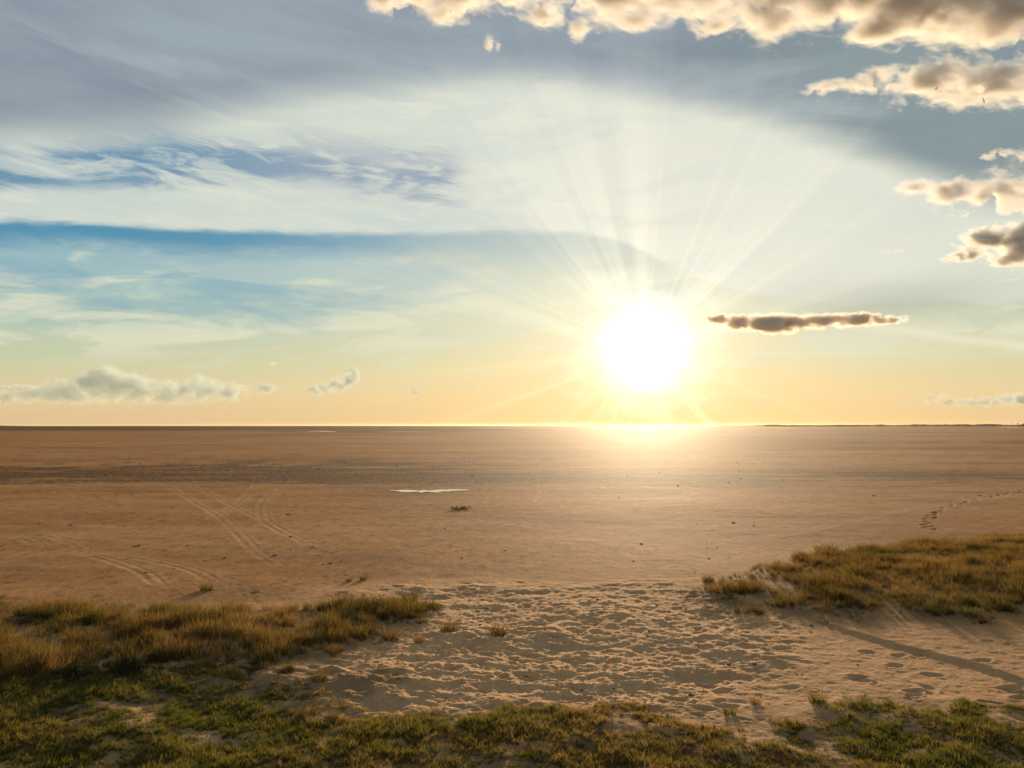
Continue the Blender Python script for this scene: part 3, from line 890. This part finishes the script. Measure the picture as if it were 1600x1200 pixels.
# ------------------------------------------------------------------ grass
def grass_material(name, green, gold, dead):
    m, g = material(name)
    out = g.N.new('ShaderNodeOutputMaterial')
    hue = g.attr('hue', 'INSTANCER'); tint = g.attr('tint'); up = g.attr('up')
    base = g.ramp(g.mx(0.0, g.mn(1.0, hue + (tint - 0.5) * 0.45)), [(0.0, green), (0.55, gold), (1.0, dead)])
    col = g.mix(up * 0.5, base, g.mix(0.5, base, gold))
    d = g.N.new('ShaderNodeBsdfDiffuse'); t = g.N.new('ShaderNodeBsdfTranslucent')
    g.L.new(col.s, d.inputs[0])
    tcol = g.vm('MULTIPLY', col, (1.35, 1.15, 0.75)); g.L.new(tcol.s, t.inputs[0])
    mx = g.N.new('ShaderNodeMixShader'); mx.inputs[0].default_value = 0.45
    g.L.new(d.outputs[0], mx.inputs[1]); g.L.new(t.outputs[0], mx.inputs[2]); g.L.new(mx.outputs[0], out.inputs[0])
    return m


def clump_mesh(name, r, n, h, spread, width, lean, segs=3):
    vs, fs, tint, upv = [], [], [], []
    for _ in range(n):
        a = r.uniform(0, math.tau); q = spread * math.sqrt(r.uniform()); bx, by = q * math.cos(a), q * math.sin(a)
        hh = h * r.uniform(0.45, 1.0); la = a + r.normal() * 0.9; le = lean * r.uniform(0.1, 1.0) * hh
        w = width * r.uniform(0.6, 1.2); wa = r.uniform(0, math.pi); wx, wy = math.cos(wa) * w, math.sin(wa) * w
        k = len(vs); tn = r.uniform()
        for s_ in range(segs + 1):
            t = s_ / segs
            cx, cy_, cz = bx + math.cos(la) * le * t ** 1.8, by + math.sin(la) * le * t ** 1.8, hh * (t - 0.18 * lean * t * t) - 0.02
            ww = (1 - t) ** 0.7 + 0.03
            vs += [(cx - wx * ww, cy_ - wy * ww, cz), (cx + wx * ww, cy_ + wy * ww, cz)]
            tint += [tn, tn]; upv += [t, t]
        for s_ in range(segs):
            fs.append((k + 2 * s_, k + 2 * s_ + 1, k + 2 * s_ + 3, k + 2 * s_ + 2))
    me = poly_mesh(name, vs, fs)
    set_attr(me, 'tint', tint); set_attr(me, 'up', upv)
    return me


def scatter(name, label, pts, rotz, scl, hue, pick, clumps, mat, tilt=0.15, seed=0):
    """one object: clumps set on points by a geometry-node tree"""
    r = np.random.default_rng(seed)
    me = bpy.data.meshes.new(name); n = len(pts)
    me.vertices.add(n); me.vertices.foreach_set('co', np.asarray(pts, np.float32).ravel())
    rot = np.stack([r.normal(0, tilt, n), r.normal(0, tilt, n), rotz], 1)
    set_attr(me, 'rot', rot, 'FLOAT_VECTOR'); set_attr(me, 'scl', np.asarray(scl).reshape(n, -1) * np.ones((1, 3)), 'FLOAT_VECTOR')
    set_attr(me, 'hue', hue); set_attr(me, 'pick', pick, 'INT')
    o = link(name, me)
    src = bpy.data.collections.new(name + '_clumps')
    for i, cm in enumerate(clumps):
        q = bpy.data.objects.new('clump', cm); src.objects.link(q)
        if not cm.materials: cm.materials.append(mat)
    t = bpy.data.node_groups.new(name, 'GeometryNodeTree')
    t.interface.new_socket('Geometry', in_out='INPUT', socket_type='NodeSocketGeometry')
    t.interface.new_socket('Geometry', in_out='OUTPUT', socket_type='NodeSocketGeometry')
    gi, go = t.nodes.new('NodeGroupInput'), t.nodes.new('NodeGroupOutput')
    ip = t.nodes.new('GeometryNodeInstanceOnPoints'); ci = t.nodes.new('GeometryNodeCollectionInfo')
    ci.inputs['Collection'].default_value = src; ci.inputs['Separate Children'].default_value = True; ci.inputs['Reset Children'].default_value = True
    ip.inputs['Pick Instance'].default_value = True

    def na(nm, typ):
        a = t.nodes.new('GeometryNodeInputNamedAttribute'); a.data_type = typ; a.inputs['Name'].default_value = nm
        return a.outputs['Attribute']
    e2r = t.nodes.new('FunctionNodeEulerToRotation')
    t.links.new(na('rot', 'FLOAT_VECTOR'), e2r.inputs[0]); t.links.new(e2r.outputs[0], ip.inputs['Rotation'])
    t.links.new(na('scl', 'FLOAT_VECTOR'), ip.inputs['Scale']); t.links.new(na('pick', 'INT'), ip.inputs['Instance Index'])
    t.links.new(gi.outputs[0], ip.inputs['Points']); t.links.new(ci.outputs[0], ip.inputs['Instance']); t.links.new(ip.outputs[0], go.inputs[0])
    md = o.modifiers.new('scatter', 'NODES'); md.node_group = t
    return tag(o, label, 'grass', kind='stuff')


def fill(poly, per_m2, seed, ragged=0.35):
    """random points in a polygon with a ragged edge, and their depth inside it"""
    r = np.random.default_rng(seed)
    P = np.array(poly); lo, hi = P.min(0) - 0.3, P.max(0) + 0.3
    lo = np.maximum(lo, [-14, 4.6]); hi = np.minimum(hi, [22, 40])
    n = int((hi[0] - lo[0]) * (hi[1] - lo[1]) * per_m2)
    x, y = r.uniform(lo[0], hi[0], n), r.uniform(lo[1], hi[1], n)
    k = np.abs(np.arctan2(x, y)) < R(40); x, y = x[k], y[k]
    d = -sdf(poly, x, y) + ragged * fbm(x * 1.5, y * 1.5, 4, seed)
    k = d > 0
    return x[k], y[k], d[k], r


def build_grass():
    r = np.random.default_rng(33)
    tall = [clump_mesh('clump', r, 34, 0.36, 0.085, 0.0042, 0.55) for _ in range(6)]
    stalks = [clump_mesh('clump', r, 7, 0.62, 0.10, 0.0028, 0.75, 4) for _ in range(2)]
    tall += stalks
    short = [clump_mesh('clump', r, 46, 0.115, 0.075, 0.0048, 0.95, 2) for _ in range(6)]
    mt = grass_material('tall_grass', (0.050, 0.058, 0.018), (0.125, 0.085, 0.032), (0.190, 0.130, 0.060))
    mr = mt
    ms = grass_material('short_grass', (0.066, 0.084, 0.020), (0.120, 0.102, 0.032), (0.200, 0.140, 0.062))

    x, y, d, q = fill(LEFT_BANK, 120, 1)
    pat = fbm(x * 0.8, y * 0.9, 4, 101); p2 = fbm(x * 2.2, y * 2.2, 3, 103)
    keep = q.random(len(x)) < np.clip(0.75 + 0.5 * p2, 0.15, 1) * sstep(0.0, 0.25, d) + 0.05
    x, y, d, pat, p2 = (a[keep] for a in (x, y, d, pat, p2))
    z = height(x, y) - 0.01
    edge = sstep(0.0, 0.6, d)
    back = sstep(11.5, 12.8, y)
    hue = np.clip(0.50 + 0.35 * pat + q.normal(0, 0.13, len(x)) - 0.25 * (1 - edge) - 0.10 * back, 0, 1)
    scl = (0.34 + 0.50 * edge) * np.clip(0.85 + 0.35 * p2, 0.4, 1.4) * q.uniform(0.7, 1.15, len(x))
    scatter('tall_grass', 'tall brown and green grass covering the left bank', np.stack([x, y, z], 1), q.uniform(0, math.tau, len(x)), scl, hue, np.where(q.random(len(x)) < 0.14, q.integers(6, 8, len(x)), q.integers(0, 6, len(x))), tall, mt, seed=1)

    x, y, d, q = fill(RIGHT_BANK, 90, 2, 0.8)
    pat = fbm(x * 0.6, y * 0.6, 4, 111); p2 = fbm(x * 1.6, y * 1.6, 3, 113)
    keep = q.random(len(x)) < np.clip(0.9 + 0.5 * p2, 0.2, 1) * sstep(0.0, 0.35, d) + 0.05
    x, y, d, pat, p2 = (a[keep] for a in (x, y, d, pat, p2))
    z = height(x, y) - 0.01
    edge = sstep(0.0, 0.9, d)
    hue = np.clip(0.52 + 0.40 * pat + q.normal(0, 0.13, len(x)) - 0.25 * (1 - edge), 0, 1)
    scl = (0.36 + 0.42 * edge) * np.clip(0.85 + 0.35 * p2, 0.4, 1.4) * q.uniform(0.7, 1.1, len(x))
    scatter('tall_grass', 'tall golden grass covering the low hill at right', np.stack([x, y, z], 1), q.uniform(0, math.tau, len(x)), scl, hue, np.where(q.random(len(x)) < 0.14, q.integers(6, 8, len(x)), q.integers(0, 6, len(x))), tall, mr, seed=2)

    x, y, d, q = fill(TURF, 380, 3, 0.32)
    pat = fbm(x * 1.0, y * 1.0, 4, 121); p2 = fbm(x * 1.7, y * 1.7, 4, 123, 0.6); p3 = fbm(x * 5.0, y * 5.0, 2, 127)
    keep = q.random(len(x)) < sstep(-1.05, -0.30, p2 + 0.30 * p3 + 0.35 * sstep(0.8, 2.0, x) * sstep(0.3, 0.8, d)) * sstep(0.0, 0.3, d) + 0.03
    x, y, d, pat, p2, p3 = (a[keep] for a in (x, y, d, pat, p2, p3))
    z = height(x, y) - 0.005
    hue = np.clip(0.44 + 0.50 * pat + q.normal(0, 0.16, len(x)), 0, 1)
    scl = np.clip(0.68 + 0.32 * p2 + 0.2 * p3, 0.3, 1.4) * q.uniform(0.6, 1.2, len(x))
    scatter('short_grass', 'short patchy green turf along the foreground', np.stack([x, y, z], 1), q.uniform(0, math.tau, len(x)), scl, hue, q.integers(0, 6, len(x)), short, ms, tilt=0.3, seed=3)
    return tall, short, mt, ms


GRASS = build_grass()


# ------------------------------------------------------------------ separate tufts, a dark bush, clods and pebbles
def on_ground(X, Y):
    x, y = gpt(X, Y)
    for _ in range(3):
        z = float(height(np.array([x]), np.array([y]))[0]); x, y = gpt(X, Y, z)
    return x, y, z


def build_tufts():
    tall, short, mt, ms = GRASS
    r = np.random.default_rng(61)
    TUFTS = [clump_mesh('tuft', r, 120, 0.36, 0.13, 0.0055, 0.8) for _ in range(4)]
    g1 = 'single grass tufts growing apart on the sand'
    for i, (X, Y, hpx, hue, label) in enumerate([
            (323, 922, 16, 0.15, 'lone dark tuft on the open sand just behind the left grass bank'),
            (545, 908, 9, 0.25, 'tiny low tuft on the smooth sand behind the right end of the left bank'),
            (568, 906, 11, 0.2, 'small low tuft at the back edge of the trampled sand, left of centre'),
            (640, 940, 24, 0.15, 'upright green tuft standing behind the tip of the left grass bank'),
            (700, 985, 22, 0.45, 'thin sparse tuft on the trampled sand in front of the left bank tip'),
            (778, 990, 22, 0.35, 'bushy small tuft alone in the middle of the trampled sand'),
            (610, 1000, 26, 0.55, 'straw coloured tuft on the sand slope right of the left bank'),
            (655, 1004, 16, 0.6, 'wispy dry tuft on the sand slope, right of the straw coloured one'),
            (500, 1062, 22, 0.4, 'tuft at the lower right foot of the left bank'),
            (480, 1118, 24, 0.2, 'green tuft on bare sand left of the sand hollow in the foreground'),
            (520, 1122, 18, 0.3, 'small green tuft at the lower left rim of the trampled sand'),
            (1276, 1098, 22, 0.25, 'small tuft on the pale sand in front of the right turf'),
            (1180, 1100, 14, 0.5, 'low brownish tuft in the sand above the foreground turf, right of centre'),
            (1140, 1115, 16, 0.3, 'low green tuft in the sandy gap of the foreground turf'),
            (1285, 864, 18, 0.2, 'dark tuft at the left end of the right grass hill crest'),
            (1300, 862, 14, 0.3, 'short tuft on the sand at the back of the right grass hill'),
            (1105, 908, 14, 0.35, 'small tuft at the far left tip of the right grass hill'),
            (1590, 930, 26, 0.3, 'dark tuft in the sandy cut at the right edge')]):
        x, y, z = on_ground(X, Y)
        me = TUFTS[i % 4].copy(); me.name = 'grass_tuft'
        o = link('grass_tuft', me, mt, (x, y, z - 0.01))
        s_ = hpx * math.hypot(x, y) / FPX / 0.33
        o.scale = (s_ * 1.3, s_ * 1.3, s_ * 1.15); o.rotation_euler = (0, 0, r.uniform(0, 6.28)); o['hue'] = hue
        tag(o, label, 'grass tuft', g1)


def build_shrub():
    r = np.random.default_rng(71)
    m, g = material('dark_leaves')
    out = g.N.new('ShaderNodeOutputMaterial'); d = g.N.new('ShaderNodeBsdfDiffuse'); t = g.N.new('ShaderNodeBsdfTranslucent'); mx = g.N.new('ShaderNodeMixShader')
    n = g.noise(V(g, g.N.new('ShaderNodeNewGeometry').outputs['Position']), 30.0, 2)
    c = g.ramp(n, [(0.3, (0.030, 0.036, 0.014)), (0.7, (0.065, 0.060, 0.024))])
    g.L.new(c.s, d.inputs[0]); g.L.new(c.s, t.inputs[0]); mx.inputs[0].default_value = 0.3
    g.L.new(d.outputs[0], mx.inputs[1]); g.L.new(t.outputs[0], mx.inputs[2]); g.L.new(mx.outputs[0], out.inputs[0])
    mw, g = material('dark_twigs')
    out = g.N.new('ShaderNodeOutputMaterial'); d = g.N.new('ShaderNodeBsdfDiffuse'); d.inputs[0].default_value = (0.07, 0.045, 0.03, 1); g.L.new(d.outputs[0], out.inputs[0])
    for X, Y, hpx, wpx, label in ((205, 1050, 40, 62, 'dark leafy bush at the front foot of the left grass bank'), (120, 1056, 22, 60, 'low dark bush left of the taller dark bush, below the left bank'),
                                  (720, 796, 6, 42, 'flat dark weed patch lying on the open flat below the bright puddle')):
        x, y, z = on_ground(X, Y); k = math.hypot(x, y) / FPX
        H, Wd = hpx * k, wpx * k * 0.5
        e = bpy.data.objects.new('bush', None); C.objects.link(e); e.location = (x, y, z); tag(e, label, 'bush')
        tv, tf, lv, lf = [], [], [], []
        for _ in range(46):
            a = r.uniform(0, math.tau); q = math.sqrt(r.uniform()); tip = np.array([math.cos(a) * q * Wd, math.sin(a) * q * Wd * 0.7, H * r.uniform(0.45, 1.0) * math.sqrt(max(0.1, 1 - 0.7 * q * q))])
            b0 = np.array([tip[0] * 0.25, tip[1] * 0.25, -0.02]); w = 0.004
            j = len(tv); tv += [b0 + (-w, 0, 0), b0 + (w, 0, 0), tip + (w * 0.4, 0, 0), tip - (w * 0.4, 0, 0), b0 + (0, w, 0), tip + (0, w * 0.4, 0)]
            tf += [(j, j + 1, j + 2, j + 3), (j + 1, j + 4, j + 5, j + 2), (j + 4, j, j + 3, j + 5)]
            for _ in range(16):
                t_ = r.uniform(0.3, 1.05); p = b0 + (tip - b0) * t_ + r.normal(0, 0.012, 3)
                u = r.normal(size=3); u /= np.linalg.norm(u); v = np.cross(u, r.normal(size=3)); v /= np.linalg.norm(v)
                L, B = 0.026 * r.uniform(0.6, 1.3), 0.009
                j = len(lv); lv += [p, p + u * L * 0.5 + v * B, p + u * L, p + u * L * 0.5 - v * B]; lf.append((j, j + 1, j + 2, j + 3))
        o = link('branch', poly_mesh('branch', tv, tf), mw); o.parent = e
        o = link('foliage', poly_mesh('foliage', lv, lf, False), m); o.parent = e


def build_clods():
    r = np.random.default_rng(81)
    bv, bf = ico(2)
    def lump(seed, flat_):
        v = bv * (1 + 0.28 * noise3(bv * 1.4 + seed * 5, seed) + 0.14 * noise3(bv * 3.3 + seed, seed + 1))[:, None]
        v = v * np.array([1, 1, flat_])
        return poly_mesh('clod', v, bf.tolist(), False)
    def mat(name, c0, c1):
        m, g = material(name)
        out = g.N.new('ShaderNodeOutputMaterial'); d = g.N.new('ShaderNodeBsdfDiffuse')
        c = g.ramp(g.noise(V(g, g.N.new('ShaderNodeTexCoord').outputs['Object']), 2.5, 4), [(0.35, c0), (0.65, c1)])
        g.L.new(c.s, d.inputs[0]); g.L.new(d.outputs[0], out.inputs[0]); return m
    mud = mat('dried_mud', (0.07, 0.045, 0.028), (0.17, 0.105, 0.06))
    stone = mat('pebble_stone', (0.07, 0.055, 0.045), (0.20, 0.15, 0.11))
    lumps = [lump(k, 0.55) for k in range(6)]; pebs = [lump(20 + k, 0.6) for k in range(5)]
    for me in lumps: me.materials.append(mud)
    for me in pebs: me.materials.append(stone); me.name = 'pebble'
    def put(me, X, Y, rad, name, label, cat, group):
        x, y, z = on_ground(X, Y)
        o = link(name, me, None, (x, y, z + rad * 0.15)); k = rad
        o.scale = (k * r.uniform(0.9, 1.5), k * r.uniform(0.8, 1.2), k * r.uniform(0.7, 1.1)); o.rotation_euler = (0, 0, r.uniform(0, 6.28))
        tag(o, label, cat, group)
    g1 = 'dark clods scattered over the sand flat'
    n = 0
    while n < 90:      # the littered dark band across the left of the flat
        X, Y = r.uniform(-30, 760), r.normal(728, 7)
        if not 715 < Y < 748 or r.random() < max(0, X - 200) / 800: continue
        put(lumps[n % 6], X, Y, 0.035 + 0.05 * r.random() ** 3, 'clod', 'dark clod of mud in the damp band, ' + ('at its left end' if X < 200 else 'straight above the crossing tyre tracks' if X < 450 else 'towards the long bright puddle'), 'clod', g1); n += 1
    for n in range(60):
        X = r.uniform(950, 1630)
        put(lumps[n % 6], X, r.normal(728, 16), 0.02 + 0.045 * r.random() ** 3, 'clod', 'dark clod of mud on the far flat, ' + ('under the sun' if X < 1150 else 'below the long brown cloud' if X < 1420 else 'beyond the curving footprints'), 'clod', g1)
    for n in range(60):
        X = r.uniform(-20, 760)
        put(lumps[n % 6], X, r.uniform(790, 905), 0.014 + 0.03 * r.random() ** 3, 'clod', 'small dark clod on the smooth sand, ' + ('among the leftmost tyre tracks' if X < 230 else 'by the crossing tyre tracks' if X < 500 else 'between the left bank tip and the bright puddle'), 'clod', g1)
    for n in range(46):
        X = r.uniform(780, 1400)
        put(lumps[n % 6], X, r.uniform(770, 880), 0.010 + 0.022 * r.random() ** 3, 'clod', 'small dark clod on the bright smooth sand ' + ('left of below the sun' if X < 950 else 'straight below the sun' if X < 1150 else 'behind the right grass hill'), 'clod', g1)
    for X, Y, rad, t in ((450, 804, 0.14, 'largest dark clod right of the crossing tyre tracks on the left'), (1002, 850, 0.1, 'dark clod on the smooth sand directly below the sun'), (1146, 817, 0.12, 'dark clod on the smooth sand between the sun and the right hill'),
                         (968, 778, 0.12, 'dark clod near the ring of tyre tracks below the sun'), (1365, 775, 0.17, 'dark clod left of the curving footprints'), (1530, 775, 0.2, 'dark clod at the upper end of the curving footprints'), (505, 882, 0.08, 'dark clod between the tyre tracks and the middle of the left bank')):
        put(lumps[n % 6], X, Y, rad * 0.3, 'clod', t, 'clod', g1); n += 1
    g2 = 'pebbles and crumbs on the trampled sand'
    n = 0
    while n < 80:
        X, Y = r.uniform(560, 1620), r.uniform(930, 1130)
        x, y = gpt(X, Y)
        if sdf(TRAMPLE, np.array([x]), np.array([y]))[0] > 1.2 or sdf(TURF, np.array([x]), np.array([y]))[0] < 0: continue
        put(pebs[n % 5], X, Y, 0.008 + 0.02 * r.random() ** 3, 'pebble', 'small dark pebble on the sand ' + ('just right of the left grass bank' if X < 750 else 'in the middle of the trampled patch' if X < 1100 else 'in front of the right grass hill'), 'pebble', g2); n += 1


build_tufts()
build_shrub()
build_clods()
